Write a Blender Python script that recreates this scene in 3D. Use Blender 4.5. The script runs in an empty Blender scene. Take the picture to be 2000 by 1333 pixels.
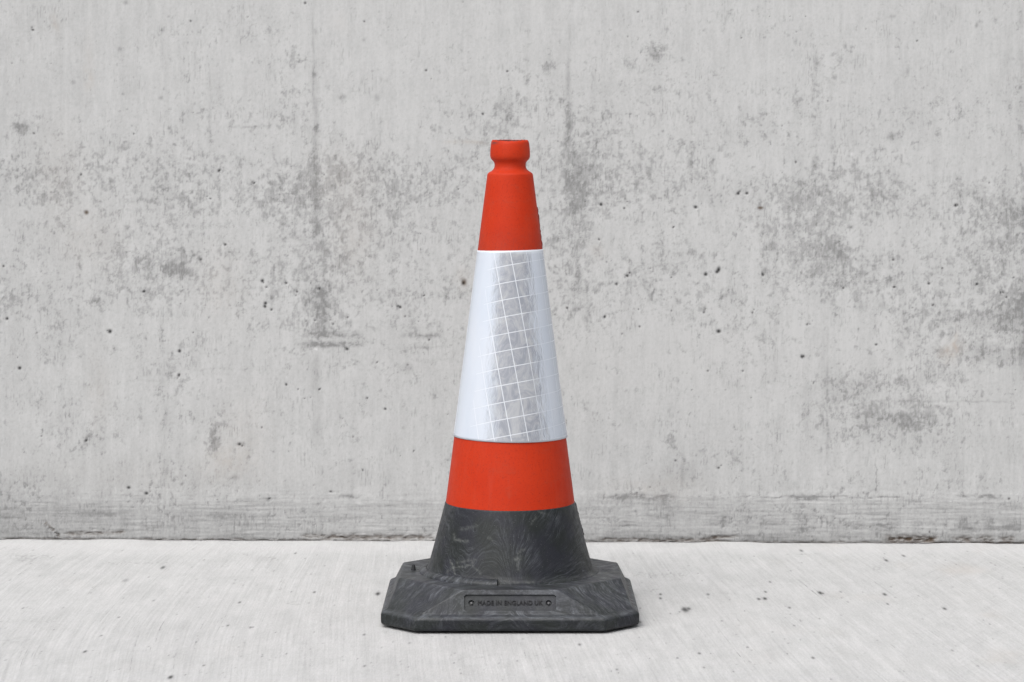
import bpy, bmesh, math
import numpy as np
from mathutils import Vector, Matrix

R = math.radians
scene = bpy.context.scene
COL = scene.collection
F, D, ZC, HY = 5000.0, 4.09, 0.769, 250.0      # focal length (photo px), camera distance, height, horizon row
WALL_Y, WALL_ROT = 0.67, R(-1.55)

# ------------------------------------------------------------------ numpy noise
def _hash(ix, iy, seed):
    h = (ix.astype(np.int64) * 374761393 + iy.astype(np.int64) * 668265263 + seed * 144665) & 0xFFFFFFFF
    h = ((h ^ (h >> 13)) * 1274126177) & 0xFFFFFFFF
    return ((h ^ (h >> 16)) & 0xFFFFFF) / float(0xFFFFFF)

def gnoise(x, y, seed=0):
    ix, iy = np.floor(x), np.floor(y)
    fx, fy = x - ix, y - iy
    sx = fx * fx * fx * (fx * (fx * 6 - 15) + 10); sy = fy * fy * fy * (fy * (fy * 6 - 15) + 10)
    def g(a, b):
        t = _hash(ix + a, iy + b, seed) * 6.2831853
        return np.cos(t) * (fx - a) + np.sin(t) * (fy - b)
    n0 = g(0, 0) * (1 - sx) + g(1, 0) * sx
    n1 = g(0, 1) * (1 - sx) + g(1, 1) * sx
    return (n0 * (1 - sy) + n1 * sy) * 1.45

def fbm(x, y, seed=0, octs=4, gain=0.5):
    a, s, t = 1.0, 0.0, 0.0
    for i in range(octs):
        s = s + a * gnoise(x * 2 ** i + 17.3 * i, y * 2 ** i - 9.1 * i, seed + i * 7)
        t += a; a *= gain
    return s / t

def sstep(a, b, x):
    t = np.clip((x - a) / (b - a), 0, 1)
    return t * t * (3 - 2 * t)

# ------------------------------------------------------------------ node helpers
def new_mat(name):
    m = bpy.data.materials.new(name); m.use_nodes = True
    nt = m.node_tree
    return m, nt, nt.nodes['Principled BSDF']

class NT:
    def __init__(s, nt): s.nt = nt
    def n(s, typ, **kw):
        nd = s.nt.nodes.new(typ)
        for k, v in kw.items(): setattr(nd, k, v)
        return nd
    def link(s, a, b): s.nt.links.new(a, b)
    def val(s, sock, v):
        if isinstance(v, bpy.types.NodeSocket): s.link(v, sock)
        else: sock.default_value = v
    def math(s, op, a, b=0.0, c=0.0, clamp=False):
        nd = s.n('ShaderNodeMath', operation=op, use_clamp=clamp)
        s.val(nd.inputs[0], a); s.val(nd.inputs[1], b); s.val(nd.inputs[2], c)
        return nd.outputs[0]
    def mix(s, f, a, b, blend='MIX'):
        nd = s.n('ShaderNodeMix', data_type='RGBA', blend_type=blend)
        s.val(nd.inputs[0], f)
        for i, v in ((6, a), (7, b)):
            if isinstance(v, (tuple, list)): v = (*v[:3], 1)
            s.val(nd.inputs[i], v)
        return nd.outputs[2]
    def attr(s, name, out='Fac'):
        return s.n('ShaderNodeAttribute', attribute_name=name).outputs[out]
    def obj(s): return s.n('ShaderNodeTexCoord').outputs['Object']
    def map(s, v, scale=(1, 1, 1), rot=(0, 0, 0), loc=(0, 0, 0)):
        nd = s.n('ShaderNodeMapping'); s.link(v, nd.inputs[0])
        nd.inputs['Scale'].default_value = scale; nd.inputs['Rotation'].default_value = rot
        nd.inputs['Location'].default_value = loc
        return nd.outputs[0]
    def noise(s, v, scale, detail=4, rough=0.55, dist=0.0, out='Fac'):
        nd = s.n('ShaderNodeTexNoise'); s.link(v, nd.inputs['Vector'])
        nd.inputs['Scale'].default_value = scale; nd.inputs['Detail'].default_value = detail
        nd.inputs['Roughness'].default_value = rough; nd.inputs['Distortion'].default_value = dist
        return nd.outputs[out]
    def ramp(s, f, stops):
        nd = s.n('ShaderNodeValToRGB'); s.link(f, nd.inputs[0])
        el = nd.color_ramp.elements
        while len(el) < len(stops): el.new(0.5)
        for e, (p, c) in zip(el, stops):
            e.position = p; e.color = (c, c, c, 1) if not isinstance(c, tuple) else (*c, 1)
        return nd.outputs[0]
    def bump(s, h, strength, dist, normal=None):
        nd = s.n('ShaderNodeBump'); s.link(h, nd.inputs['Height'])
        nd.inputs['Strength'].default_value = strength; nd.inputs['Distance'].default_value = dist
        if normal is not None: s.link(normal, nd.inputs['Normal'])
        return nd.outputs[0]

# ------------------------------------------------------------------ mesh helpers
def link_mesh(name, me, mat=None, parent=None):
    o = bpy.data.objects.new(name, me); COL.objects.link(o)
    if mat: me.materials.append(mat)
    if parent: o.parent = parent
    return o

def grid_mesh(name, P, extra_v=None, extra_f=None):
    """P: (ny, nx, 3) array of points -> quad mesh"""
    ny, nx = P.shape[:2]
    V = P.reshape(-1, 3)
    idx = np.arange(nx * ny).reshape(ny, nx)
    Fq = np.stack([idx[:-1, :-1], idx[:-1, 1:], idx[1:, 1:], idx[1:, :-1]], -1).reshape(-1, 4)
    if extra_v is not None:
        Fq = np.concatenate([Fq, np.array(extra_f) + len(V)]); V = np.concatenate([V, np.array(extra_v, float)])
    me = bpy.data.meshes.new(name)
    me.vertices.add(len(V)); me.vertices.foreach_set('co', V.astype(np.float32).ravel())
    me.loops.add(Fq.size); me.loops.foreach_set('vertex_index', Fq.astype(np.int32).ravel())
    me.polygons.add(len(Fq)); me.polygons.foreach_set('loop_start', np.arange(0, Fq.size, 4, dtype=np.int32))
    me.update(calc_edges=True)
    me.polygons.foreach_set('use_smooth', np.ones(len(Fq), bool))
    return me

def add_attr(me, name, A):
    a = me.attributes.new(name, 'FLOAT', 'POINT')
    buf = np.zeros(len(me.vertices), np.float32); A = np.asarray(A, np.float32).ravel(); buf[:len(A)] = A
    a.data.foreach_set('value', buf)

def axis(lo, hi, step, out_lo, out_hi, grow=1.25, mx=0.5):
    c = list(np.arange(lo, hi + step * .5, step))
    s, x = step, c[-1]
    while x < out_hi: s = min(s * grow, mx); x += s; c.append(min(x, out_hi))
    s, x = step, c[0]; pre = []
    while x > out_lo: s = min(s * grow, mx); x -= s; pre.append(max(x, out_lo))
    return np.array(pre[::-1] + c)

def lathe(name, prof, mat, parent, seg=160, a0=0.0, a1=2 * math.pi, zfun=None, attrs=None):
    prof = np.array(prof)
    th = np.linspace(a0, a1, seg + 1)
    r, z = prof[:, 0][:, None], prof[:, 1][:, None]
    T = th[None, :]
    X, Y, Z = r * np.sin(T), -r * np.cos(T), z + 0 * T      # theta 0 faces the camera
    if zfun is not None: X, Y, Z = zfun(X, Y, Z, T)
    me = grid_mesh(name, np.stack([X, Y, Z], -1))
    if attrs:
        for k, A in attrs(X, Y, Z, T + 0 * r).items(): add_attr(me, k, A)
    if a1 - a0 > 6.28:
        bm = bmesh.new(); bm.from_mesh(me); bmesh.ops.remove_doubles(bm, verts=bm.verts, dist=1e-6)
        bm.to_mesh(me); bm.free()
    return link_mesh(name, me, mat, parent)

def window(acc, X, Y, x0, x1, y0, y1, fn):
    """add fn(X, Y) to acc, evaluated only where the mark can reach (photo px box)"""
    cols = np.where((X[-1] > x0) & (X[-1] < x1) | (X[0] > x0) & (X[0] < x1))[0]
    rows = np.where((Y[:, Y.shape[1] // 2] > y0) & (Y[:, Y.shape[1] // 2] < y1))[0]
    if len(cols) == 0 or len(rows) == 0: return
    sl = (slice(rows[0], rows[-1] + 1), slice(cols[0], cols[-1] + 1))
    acc[sl] += fn(sl)

def resample(prof, step):
    out = [prof[0]]
    for (r0, z0), (r1, z1) in zip(prof[:-1], prof[1:]):
        n = max(1, int(math.hypot(r1 - r0, z1 - z0) / step))
        for i in range(1, n + 1): out.append((r0 + (r1 - r0) * i / n, z0 + (z1 - z0) * i / n))
    return out

# ================================================================== MATERIALS
def mat_wall():
    m, nt, b = new_mat('weathered_concrete_wall'); N = NT(nt)
    o = N.obj()
    base = N.mix(N.noise(o, 2.2, 3), (0.447, 0.450, 0.449), (0.477, 0.480, 0.478))
    grain = N.ramp(N.noise(o, 420, 3, 0.6), [(0.2, 0.95), (0.75, 1.04)])
    vert = N.ramp(N.noise(N.map(o, (1, 1, 0.08)), 260, 3, 0.6), [(0.25, 0.965), (0.75, 1.03)])
    col = N.mix(1.0, N.mix(1.0, base, grain, 'MULTIPLY'), vert, 'MULTIPLY')
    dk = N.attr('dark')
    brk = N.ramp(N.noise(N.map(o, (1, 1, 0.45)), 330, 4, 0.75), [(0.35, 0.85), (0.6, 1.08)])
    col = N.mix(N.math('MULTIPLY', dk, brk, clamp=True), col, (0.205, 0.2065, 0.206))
    col = N.mix(N.attr('warm'), col, (0.37, 0.325, 0.285))
    col = N.mix(N.attr('light'), col, (0.60, 0.60, 0.60))
    col = N.mix(N.attr('brown'), col, (0.085, 0.06, 0.042))
    col = N.mix(N.attr('pore'), col, (0.012, 0.012, 0.012))
    N.link(col, b.inputs['Base Color'])
    b.inputs['Roughness'].default_value = 0.85
    b.inputs['Specular IOR Level'].default_value = 0.25
    h = N.noise(N.map(o, (1, 1, 0.5)), 160, 5, 0.65)
    h2 = N.math('SUBTRACT', h, N.math('MULTIPLY', dk, 0.35))
    N.link(N.bump(h2, 0.35, 0.0015), b.inputs['Normal'])
    return m

def mat_floor():
    m, nt, b = new_mat('brushed_concrete_ground'); N = NT(nt)
    o = N.obj()
    base = N.mix(N.noise(o, 1.6, 4), (0.42, 0.422, 0.421), (0.46, 0.462, 0.461))
    grain = N.ramp(N.noise(N.map(o, (1, 0.35, 1)), 300, 4, 0.7), [(0.25, 0.90), (0.72, 1.06)])
    col = N.mix(1.0, base, grain, 'MULTIPLY')
    far = N.ramp(N.noise(N.map(o, (1, 0.05, 1)), 120, 4, 0.65), [(0.3, 0.96), (0.7, 1.04)])
    col = N.mix(1.0, col, far, 'MULTIPLY')
    sep = N.n('ShaderNodeSeparateXYZ'); N.link(o, sep.inputs[0])
    cb = N.n('ShaderNodeCombineXYZ'); N.link(N.attr('bend'), cb.inputs[0]); N.link(sep.outputs[1], cb.inputs[1])
    fib = N.noise(N.map(cb.outputs[0], (330, 3.2, 1)), 1.0, 3, 0.6)
    fib2 = N.noise(N.map(cb.outputs[0], (300, 2.0, 1), loc=(9, 3, 0)), 1.0, 2, 0.5)
    brkn = N.noise(N.map(o, (60, 22, 1)), 1.0, 3, 0.6)
    col = N.mix(1.0, col, N.ramp(fib, [(0.28, 0.90), (0.5, 1.0), (0.72, 1.05)]), 'MULTIPLY')
    cut = N.math('MULTIPLY', N.ramp(fib2, [(0.62, 0.0), (0.70, 1.0)]), N.ramp(brkn, [(0.44, 0.0), (0.60, 1.0)]))
    cut = N.math('MULTIPLY', cut, N.math('MULTIPLY_ADD', N.attr('scratch'), 0.75, 0.12))
    col = N.mix(cut, col, (0.17, 0.17, 0.17))
    mot = N.noise(N.map(o, (22, 9, 1)), 1.0, 5, 0.7)
    col = N.mix(1.0, col, N.ramp(mot, [(0.30, 0.90), (0.62, 1.05)]), 'MULTIPLY')
    col = N.mix(N.attr('groove'), col, (0.24, 0.24, 0.24))
    col = N.mix(N.attr('light'), col, (0.54, 0.54, 0.54))
    col = N.mix(N.attr('warm'), col, (0.42, 0.36, 0.31))
    col = N.mix(N.attr('pore'), col, (0.03, 0.03, 0.03))
    N.link(col, b.inputs['Base Color'])
    b.inputs['Roughness'].default_value = 0.88
    b.inputs['Specular IOR Level'].default_value = 0.2
    h = N.math('ADD', N.noise(N.map(o, (1, 0.25, 1)), 220, 5, 0.7), N.math('MULTIPLY', N.attr('groove'), -0.9))
    h = N.math('ADD', h, N.attr('ridge'))
    N.link(N.bump(h, 0.5, 0.0016), b.inputs['Normal'])
    return m

def mat_orange():
    m, nt, b = new_mat('faded_orange_plastic'); N = NT(nt)
    o = N.obj()
    col = N.mix(N.ramp(N.noise(o, 14, 5, 0.6), [(0.3, 0.0), (0.7, 1.0)]), (0.405, 0.0235, 0.004), (0.445, 0.031, 0.0065))
    speck = N.ramp(N.noise(o, 360, 4, 0.7), [(0.30, 0.0), (0.46, 1.0)])
    col = N.mix(speck, (0.30, 0.020, 0.006), col)
    rub = N.ramp(N.noise(N.map(o, (1, 1, 2.2), rot=(0, R(20), 0)), 26, 6, 0.75, 0.6), [(0.56, 0.0), (0.74, 0.5)])
    col = N.mix(rub, col, (0.30, 0.045, 0.022))
    streak = N.ramp(N.noise(N.map(o, (1, 1, 0.12)), 70, 4, 0.6), [(0.55, 0.0), (0.8, 0.35)])
    col = N.mix(streak, col, (0.42, 0.052, 0.026))
    col = N.mix(N.attr('scuff_dark'), col, (0.05, 0.035, 0.035))
    N.link(col, b.inputs['Base Color'])
    N.link(N.ramp(N.noise(o, 60, 4), [(0.3, 0.50), (0.7, 0.64)]), b.inputs['Roughness'])
    b.inputs['Specular IOR Level'].default_value = 0.16
    N.link(N.bump(N.noise(o, 420, 4, 0.6), 0.25, 0.0006), b.inputs['Normal'])
    return m

def mat_rubber(name, flow):
    m, nt, b = new_mat(name); N = NT(nt)
    o = N.obj()
    if flow:                                     # streaks follow the moulding flow stored on the skirt
        cmb = N.n('ShaderNodeCombineXYZ')
        N.link(N.attr('flow_across'), cmb.inputs[0]); N.link(N.attr('flow_along'), cmb.inputs[1])
        v = cmb.outputs[0]
        s1 = N.noise(N.map(v, (52, 5, 1)), 1.0, 6, 0.7, 0.25)
        s2 = N.noise(N.map(v, (170, 11, 1), loc=(4, 2, 0)), 1.0, 5, 0.75, 0.2)
    else:
        ab = N.n('ShaderNodeVectorMath', operation='ABSOLUTE'); N.link(o, ab.inputs[0])
        wn = N.noise(o, 9, 2, 0.5, out='Color')
        vm = N.n('ShaderNodeVectorMath', operation='MULTIPLY_ADD')
        N.link(wn, vm.inputs[0]); vm.inputs[1].default_value = (0.09, 0.09, 0.03); N.link(ab.outputs[0], vm.inputs[2])
        turned = N.map(vm.outputs[0], (1, 1, 1), rot=(0, 0, R(-38)))
        s1 = N.noise(N.map(turned, (9, 120, 60)), 1.0, 6, 0.72, 0.3)
        s2 = N.noise(N.map(turned, (22, 300, 120)), 1.0, 4, 0.7, 0.2)
    s3 = N.noise(N.map(o, (1, 1, 0.6), rot=(0, R(35), 0)), 210, 5, 0.75)
    big = N.ramp(N.noise(o, 15, 3, 0.55), [(0.40, 0.12), (0.60, 1.0)] if flow else [(0.36, 0.3), (0.58, 1.0)])
    a1 = N.ramp(s1, [(0.47, 0.0), (0.72, 1.0)])
    a2 = N.ramp(s2, [(0.50, 0.0), (0.70, 0.9)])
    brk = N.ramp(s3, [(0.36, 0.45), (0.60, 1.0)])
    f = N.math('ADD', N.math('MULTIPLY', a1, 0.42 if flow else 0.95), N.math('MULTIPLY', a2, 0.75 if flow else 0.9), clamp=True)
    f = N.math('MULTIPLY', N.math('MULTIPLY', f, big), brk)
    if not flow:                                # painted edge highlight round the slab, broken up by noise
        sp = N.n('ShaderNodeSeparateXYZ'); N.link(o, sp.inputs[0])
        edge_glint = N.ramp(sp.outputs[2], [(0.0205, 0.0), (0.0240, 0.75), (0.0275, 0.0)])
        glint_noise = N.ramp(N.noise(N.map(o, (1, 1, 2)), 60, 5, 0.7), [(0.38, 0.1), (0.62, 1.0)])
        f = N.math('MAXIMUM', f, N.math('MULTIPLY', edge_glint, glint_noise))
        # pale streaks held back on the sunk label panel, leaving it darker
        tp, bt = Vector((0, -0.1740, 0.0625)), Vector((0, -0.1890, 0.0275)); dn = (bt - tp).normalized()
        nn = Vector((0, dn.z, -dn.y)); nn = nn if nn.y < 0 else -nn
        dp = N.n('ShaderNodeVectorMath', operation='DOT_PRODUCT'); N.link(o, dp.inputs[0]); dp.inputs[1].default_value = nn
        inner = N.math('LESS_THAN', dp.outputs['Value'], nn.dot(tp) - 0.0012)
        inner = N.math('MULTIPLY', inner, N.math('LESS_THAN', sp.outputs[1], -0.165))
        inner = N.math('MULTIPLY', inner, N.math('LESS_THAN', N.math('ABSOLUTE', sp.outputs[0]), 0.0715))
        f = N.math('MULTIPLY', f, N.math('MULTIPLY_ADD', inner, -0.85, 1.0))
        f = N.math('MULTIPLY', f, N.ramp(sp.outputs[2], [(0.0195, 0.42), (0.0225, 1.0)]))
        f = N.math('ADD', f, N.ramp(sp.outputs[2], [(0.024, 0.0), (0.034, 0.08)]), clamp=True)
    tint = N.mix(N.ramp(N.noise(o, 22, 2), [(0.4, 0.0), (0.6, 1.0)]), (0.0105, 0.0128, 0.0125), (0.0125, 0.0135, 0.0185))
    col = N.mix(N.math('MULTIPLY', f, 0.85), tint, (0.125, 0.134, 0.150))
    if flow: col = N.mix(N.attr('wisp'), col, (0.17, 0.18, 0.17))
    dust = N.ramp(N.noise(o, 700, 2, 0.5), [(0.70, 0.0), (0.78, 0.6)])
    col = N.mix(dust, col, (0.22, 0.22, 0.22))
    N.link(col, b.inputs['Base Color'])
    N.link(N.ramp(N.noise(o, 90, 4), [(0.3, 0.36), (0.7, 0.56)]), b.inputs['Roughness'])
    b.inputs['Specular IOR Level'].default_value = 0.30
    hh = N.math('ADD', N.noise(o, 260, 5, 0.65), N.math('MULTIPLY', s1, 0.8))
    N.link(N.bump(hh, 0.4, 0.0009), b.inputs['Normal'])
    return m

def mat_plain(name, col, rough=0.6, spec=0.3):
    m, nt, b = new_mat(name); N = NT(nt); o = N.obj()
    c = N.mix(N.noise(o, 180, 4), tuple(x * 0.8 for x in col), tuple(x * 1.2 for x in col))
    N.link(c, b.inputs['Base Color']); b.inputs['Roughness'].default_value = rough
    b.inputs['Specular IOR Level'].default_value = spec
    return m

def mat_sleeve():
    """prismatic sheeting: looks greyer face on, milky white at a slant; welded white grid lines"""
    m, nt, b = new_mat('prismatic_white_sheeting'); N = NT(nt)
    o = N.obj()
    P, Q = N.attr('sheet_u'), N.attr('sheet_v')
    cell = 0.0262
    def saw(s):  # distance to nearest line in cells
        return N.math('PINGPONG', N.math('DIVIDE', s, cell), 0.5)
    lp = N.math('LESS_THAN', saw(P), 0.00065 / cell)
    lq = N.math('LESS_THAN', saw(Q), 0.00065 / cell)
    line = N.math('MULTIPLY', N.math('MAXIMUM', lp, lq), N.attr('grid_zone'))
    edge = N.attr('weld')
    line = N.math('MAXIMUM', line, edge)
    # each cell is a slightly different little pillow
    cx = N.math('FLOOR', N.math('DIVIDE', P, cell)); cy = N.math('FLOOR', N.math('DIVIDE', Q, cell))
    cb = N.n('ShaderNodeCombineXYZ'); N.link(cx, cb.inputs[0]); N.link(cy, cb.inputs[1])
    wn = N.n('ShaderNodeTexWhiteNoise', noise_dimensions='2D'); N.link(cb.outputs[0], wn.inputs['Vector'])
    wob = N.noise(N.map(o, (1, 1, 0.55)), 55, 4, 0.6, 1.2)
    fold = N.noise(N.map(o, (1, 1, 0.25), rot=(0, R(12), 0)), 85, 3, 0.6, 0.8)
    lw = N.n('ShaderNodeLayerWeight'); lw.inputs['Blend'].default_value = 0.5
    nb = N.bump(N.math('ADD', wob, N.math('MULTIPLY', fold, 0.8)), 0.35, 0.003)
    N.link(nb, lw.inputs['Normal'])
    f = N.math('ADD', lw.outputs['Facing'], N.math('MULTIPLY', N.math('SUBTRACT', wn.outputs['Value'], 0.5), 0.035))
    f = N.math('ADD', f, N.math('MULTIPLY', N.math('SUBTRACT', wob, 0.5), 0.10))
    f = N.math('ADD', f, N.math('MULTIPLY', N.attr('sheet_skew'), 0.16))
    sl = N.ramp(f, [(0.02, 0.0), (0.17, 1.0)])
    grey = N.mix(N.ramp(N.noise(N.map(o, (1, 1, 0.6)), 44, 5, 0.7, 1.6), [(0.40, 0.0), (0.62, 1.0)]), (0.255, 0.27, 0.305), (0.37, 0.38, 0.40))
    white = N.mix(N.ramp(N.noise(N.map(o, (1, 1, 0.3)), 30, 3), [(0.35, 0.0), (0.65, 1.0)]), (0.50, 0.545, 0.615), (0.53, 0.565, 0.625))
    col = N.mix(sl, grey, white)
    col = N.mix(N.math('MULTIPLY', line, 0.85), col, (0.585, 0.61, 0.655))
    N.link(col, b.inputs['Base Color'])
    N.link(N.mix(line, (0.22,) * 3, (0.5,) * 3), b.inputs['Roughness'])
    b.inputs['Specular IOR Level'].default_value = 0.45
    h = N.math('ADD', N.math('MULTIPLY', fold, 0.5), N.math('MULTIPLY', line, -0.6))
    N.link(N.bump(h, 0.4, 0.0012), b.inputs['Normal'])
    return m

# ================================================================== WALL
def wu(px): return (px - 1000) * 4.76 / F
def wz(py): return ZC - (py - HY) * 4.76 / F
PX = 4.76 / F

def build_wall():
    us = axis(-1.0, 1.0, 0.0018, -3.2, 3.2, 1.06, 0.03)
    zs = axis(0.0, 1.02, 0.0018, 0.0, 2.4, 1.06, 0.03)
    U, Z = np.meshgrid(us, zs)
    X, Y = 1000 + U / PX, HY + (ZC - Z) / PX          # photo pixel coordinates of every point
    w1 = fbm(X / 60, Y / 60, 3, 4); w2 = fbm(X / 60, Y / 60, 31, 4)
    f1 = fbm(X / 11, Y / 13, 5, 3); f2 = fbm(X / 11, Y / 13, 53, 3)
    Xw, Yw = X + 16 * w1 + 5 * f1, Y + 22 * w2 + 6 * f2

    # --- where the mottling gathers
    dens = np.full_like(X, 0.335) + 0.26 * fbm(X / 170, Y / 130, 8, 4) - 0.05 * sstep(250, 0, Y)
    dens += 0.10 * sstep(120, 420, Y) * sstep(800, 560, Y)
    G = [(300, 425, 95, 60, .34), (240, 330, 60, 30, .18), (340, 520, 55, 35, .36), (290, 520, 45, 35, .25), (470, 380, 90, 28, .30), (590, 375, 90, 28, .34),
         (690, 335, 50, 26, .28), (740, 420, 85, 55, .30), (620, 470, 60, 45, .26), (560, 560, 70, 50, .18), (640, 570, 35, 50, .26), (850, 400, 60, 70, .16),
         (1008, 205, 36, 26, .42), (1005, 245, 22, 28, .42), (1000, 120, 60, 60, .10), (1095, 220, 40, 50, .20), (1068, 133, 12, 8, .5),
         (1125, 385, 26, 60, .40), (1150, 350, 40, 40, .26), (1220, 370, 60, 35, .34), (1205, 270, 60, 40, .26), (1190, 180, 60, 50, .18), (1280, 100, 16, 14, .4), (1280, 170, 70, 50, .14),
         (1120, 480, 26, 70, .30), (1290, 440, 60, 60, .12), (1580, 195, 30, 30, .3), (1440, 200, 60, 40, .25), (1540, 262, 26, 10, .34),
         (1575, 370, 48, 32, .46), (1480, 360, 32, 16, .30), (1720, 385, 34, 24, .44), (1630, 395, 50, 22, .26), (1560, 440, 60, 50, .26), (1540, 490, 60, 40, .26), (1625, 490, 26, 22, .42),
         (1745, 402, 26, 14, .36), (1780, 210, 60, 26, .28), (1890, 375, 60, 24, .34), (1980, 420, 42, 32, .34), (1910, 470, 60, 40, .16), (1700, 560, 110, 40, .16), (1870, 555, 120, 36, .22),
         (1900, 625, 60, 20, .34), (1985, 615, 40, 40, .34), (1955, 690, 75, 20, .40), (1930, 640, 80, 40, .18),
         (1650, 755, 65, 20, .46), (1800, 745, 80, 20, .40), (1860, 700, 30, 18, .3), (1780, 815, 70, 22, .50), (1670, 815, 60, 40, .24), (1830, 860, 110, 60, .22),
         (1340, 930, 22, 30, .40), (1310, 860, 12, 14, .5), (1250, 520, 60, 60, .06), (420, 860, 14, 22, .62), (425, 835, 30, 30, .22), (480, 880, 30, 12, .34),
         (330, 840, 26, 40, .30), (330, 800, 60, 40, .16), (120, 830, 40, 50, .18), (85, 690, 30, 40, .22), (180, 590, 22, 8, .52), (15, 590, 20, 8, .40), (40, 540, 30, 30, .14),
         (35, 245, 16, 12, .5), (320, 300, 30, 20, .3), (560, 190, 50, 50, .14), (490, 70, 60, 40, .14), (580, 110, 14, 14, .4), (620, 560, 30, 60, .30),
         (590, 210, 40, 30, .16), (1720, 30, 60, 30, .1), (1660, 500, 60, 30, .2), (1700, 240, 80, 60, .06), (860, 640, 60, 20, .1), (1400, 560, 110, 60, .08)]
    for x, y, sx, sy, a in G:
        k = 1.15 if sx > 18 else 1.0
        kk = 0.33 if sx > 18 else 0.8
        dens += kk * a * np.exp(-0.5 * (((Xw - x) / (sx * k)) ** 2 + ((Yw - y) / (sy * k)) ** 2))
    dens = np.clip(dens + 0.04, 0, 0.8)
    comb = fbm(X / 2.8, Y / 30, 18, 2)
    # lacy clumps: ridged noise gives connected threads, plain noise fills them in
    ax, ay = X + 7 * f1, Y + 9 * f2
    rid = 1 - 2.6 * np.abs(fbm(ax / 22, ay / 22, 11, 4, 0.66))
    blob = fbm(ax / 20, ay / 27, 12, 5, 0.70)
    small = fbm(X / 8, Y / 11, 19, 4, 0.65)
    pat = 0.36 * rid + 0.75 * blob + 0.36 * small + 0.10 * comb
    th = 1.02 - dens * 1.35
    dark = 0.24 * sstep(th - 0.08, th + 0.14, pat) + 0.30 * sstep(th + 0.02, th + 0.36, pat + 0.25 * small) * (0.8 + 0.5 * comb)
    # looser flecks over everything
    fl = fbm(X / 12, Y / 16, 77, 4, 0.66) + 0.08 * comb
    th2 = 0.48 - dens * 0.50
    dark += 0.32 * sstep(th2 - 0.02, th2 + 0.24, fl)
    # cloudy mid tones and paler skins of laitance between the clumps
    dark += 0.17 * fbm(X / 44, Y / 70, 14, 5, 0.65) + 0.17 * fbm(X / 11, Y / 50, 15, 4, 0.65) + 0.13 * fbm(X / 6, Y / 8, 20, 3, 0.6)
    pale = sstep(0.05, 0.45, fbm(X / 60, Y / 55, 16, 4, 0.6)) * sstep(0.2, 0.6, dens)
    dark -= 0.08 * pale
    tick = fbm(X / 2.6, Y / 24, 17, 2) * (0.3 + sstep(0.0, 0.5, fbm(X / 70, Y / 50, 13, 2)))
    dark += 0.30 * sstep(0.14, 0.52, tick)
    fine = fbm(X / 4.0, Y / 7, 91, 3, 0.6)
    dark += 0.20 * sstep(0.12, 0.45, fine) * (0.25 + 1.3 * dens)
    # soft continuous grey patches
    for x, y, sx, sy, a in [(1920, 625, 70, 13, .26), (1975, 612, 34, 28, .26), (1955, 690, 70, 17, .28), (1990, 660, 14, 60, .16), (1665, 760, 56, 17, .20), (1800, 742, 60, 13, .16), (1760, 818, 60, 16, .26), (1700, 830, 90, 36, .12), (1850, 870, 120, 36, .10),
                            (1340, 925, 26, 20, .16), (630, 590, 18, 24, .22), (345, 525, 20, 14, .34), (420, 860, 10, 16, .30), (1135, 385, 16, 40, .24), (1580, 365, 30, 16, .18), (1628, 493, 20, 12, .26), (1720, 382, 20, 8, .28), (1880, 378, 14, 7, .30), (1985, 415, 34, 20, .20), (1004, 232, 12, 18, .26), (1000, 195, 18, 10, .18),
                            (240, 900, 160, 50, .06), (60, 1000, 200, 40, .06), (310, 370, 18, 30, .16), (640, 370, 40, 10, .10), (1300, 700, 130, 90, -.05), (1450, 650, 160, 60, -.04), (1880, 660, 50, 5, -.25), (1920, 712, 60, 5, -.05)]:
        r = ((X + 26 * w1 + 9 * f1 - x) / sx) ** 2 + ((Y + 14 * w2 + 7 * f2 - y) / sy) ** 2
        dark += a * np.exp(-0.5 * np.minimum(r, 60) ** 1.7) * (0.85 + 0.5 * comb)
    # soft tone drift
    tone = 0.030 * fbm(X / 330, Y / 260, 41, 3) + 0.15 * fbm(X / 26, Y / 420, 61, 4, 0.6) + 0.022 * fbm(X / 90, Y / 70, 67, 4)
    dark += 0.09 + tone + 0.08 * fbm(X / 3.2, Y / 5, 21, 2)
    dark += 0.03 * sstep(650, 100, X) + 0.06 * sstep(260, 0, X) + 0.05 * sstep(1650, 2000, X) + 0.035 * sstep(600, 950, Y)  # lighting gradient painted into the tone: darker towards the sides and lower down
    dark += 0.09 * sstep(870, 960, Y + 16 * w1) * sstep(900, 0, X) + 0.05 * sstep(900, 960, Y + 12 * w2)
    # --- vertical shutter lines
    X_, Y_, f1_, f2_ = X, Y, f1, f2
    def vline(x, y0, y1, wd, a, s=0):
        window(dark, X, Y, x - 40 - 4 * wd, x + 40 + 4 * wd, y0 - 30, y1 + 30, lambda sl: vline_(sl, x, y0, y1, wd, a, s))
    def vline_(sl, x, y0, y1, wd, a, s):
        X, Y, f1 = X_[sl], Y_[sl], f1_[sl]
        xx = X + 3.0 * gnoise(Y / 90, Y * 0 + s, 200 + s) + 0.8 * f1
        brk = 0.45 + 0.75 * sstep(-0.25, 0.35, fbm(X / 40, Y / 55, 210 + s, 3))
        return a * np.exp(-0.5 * ((xx - x) / wd) ** 2) * sstep(y0 - 25, y0 + 25, Y) * sstep(y1 + 25, y1 - 25, Y) * brk
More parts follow.
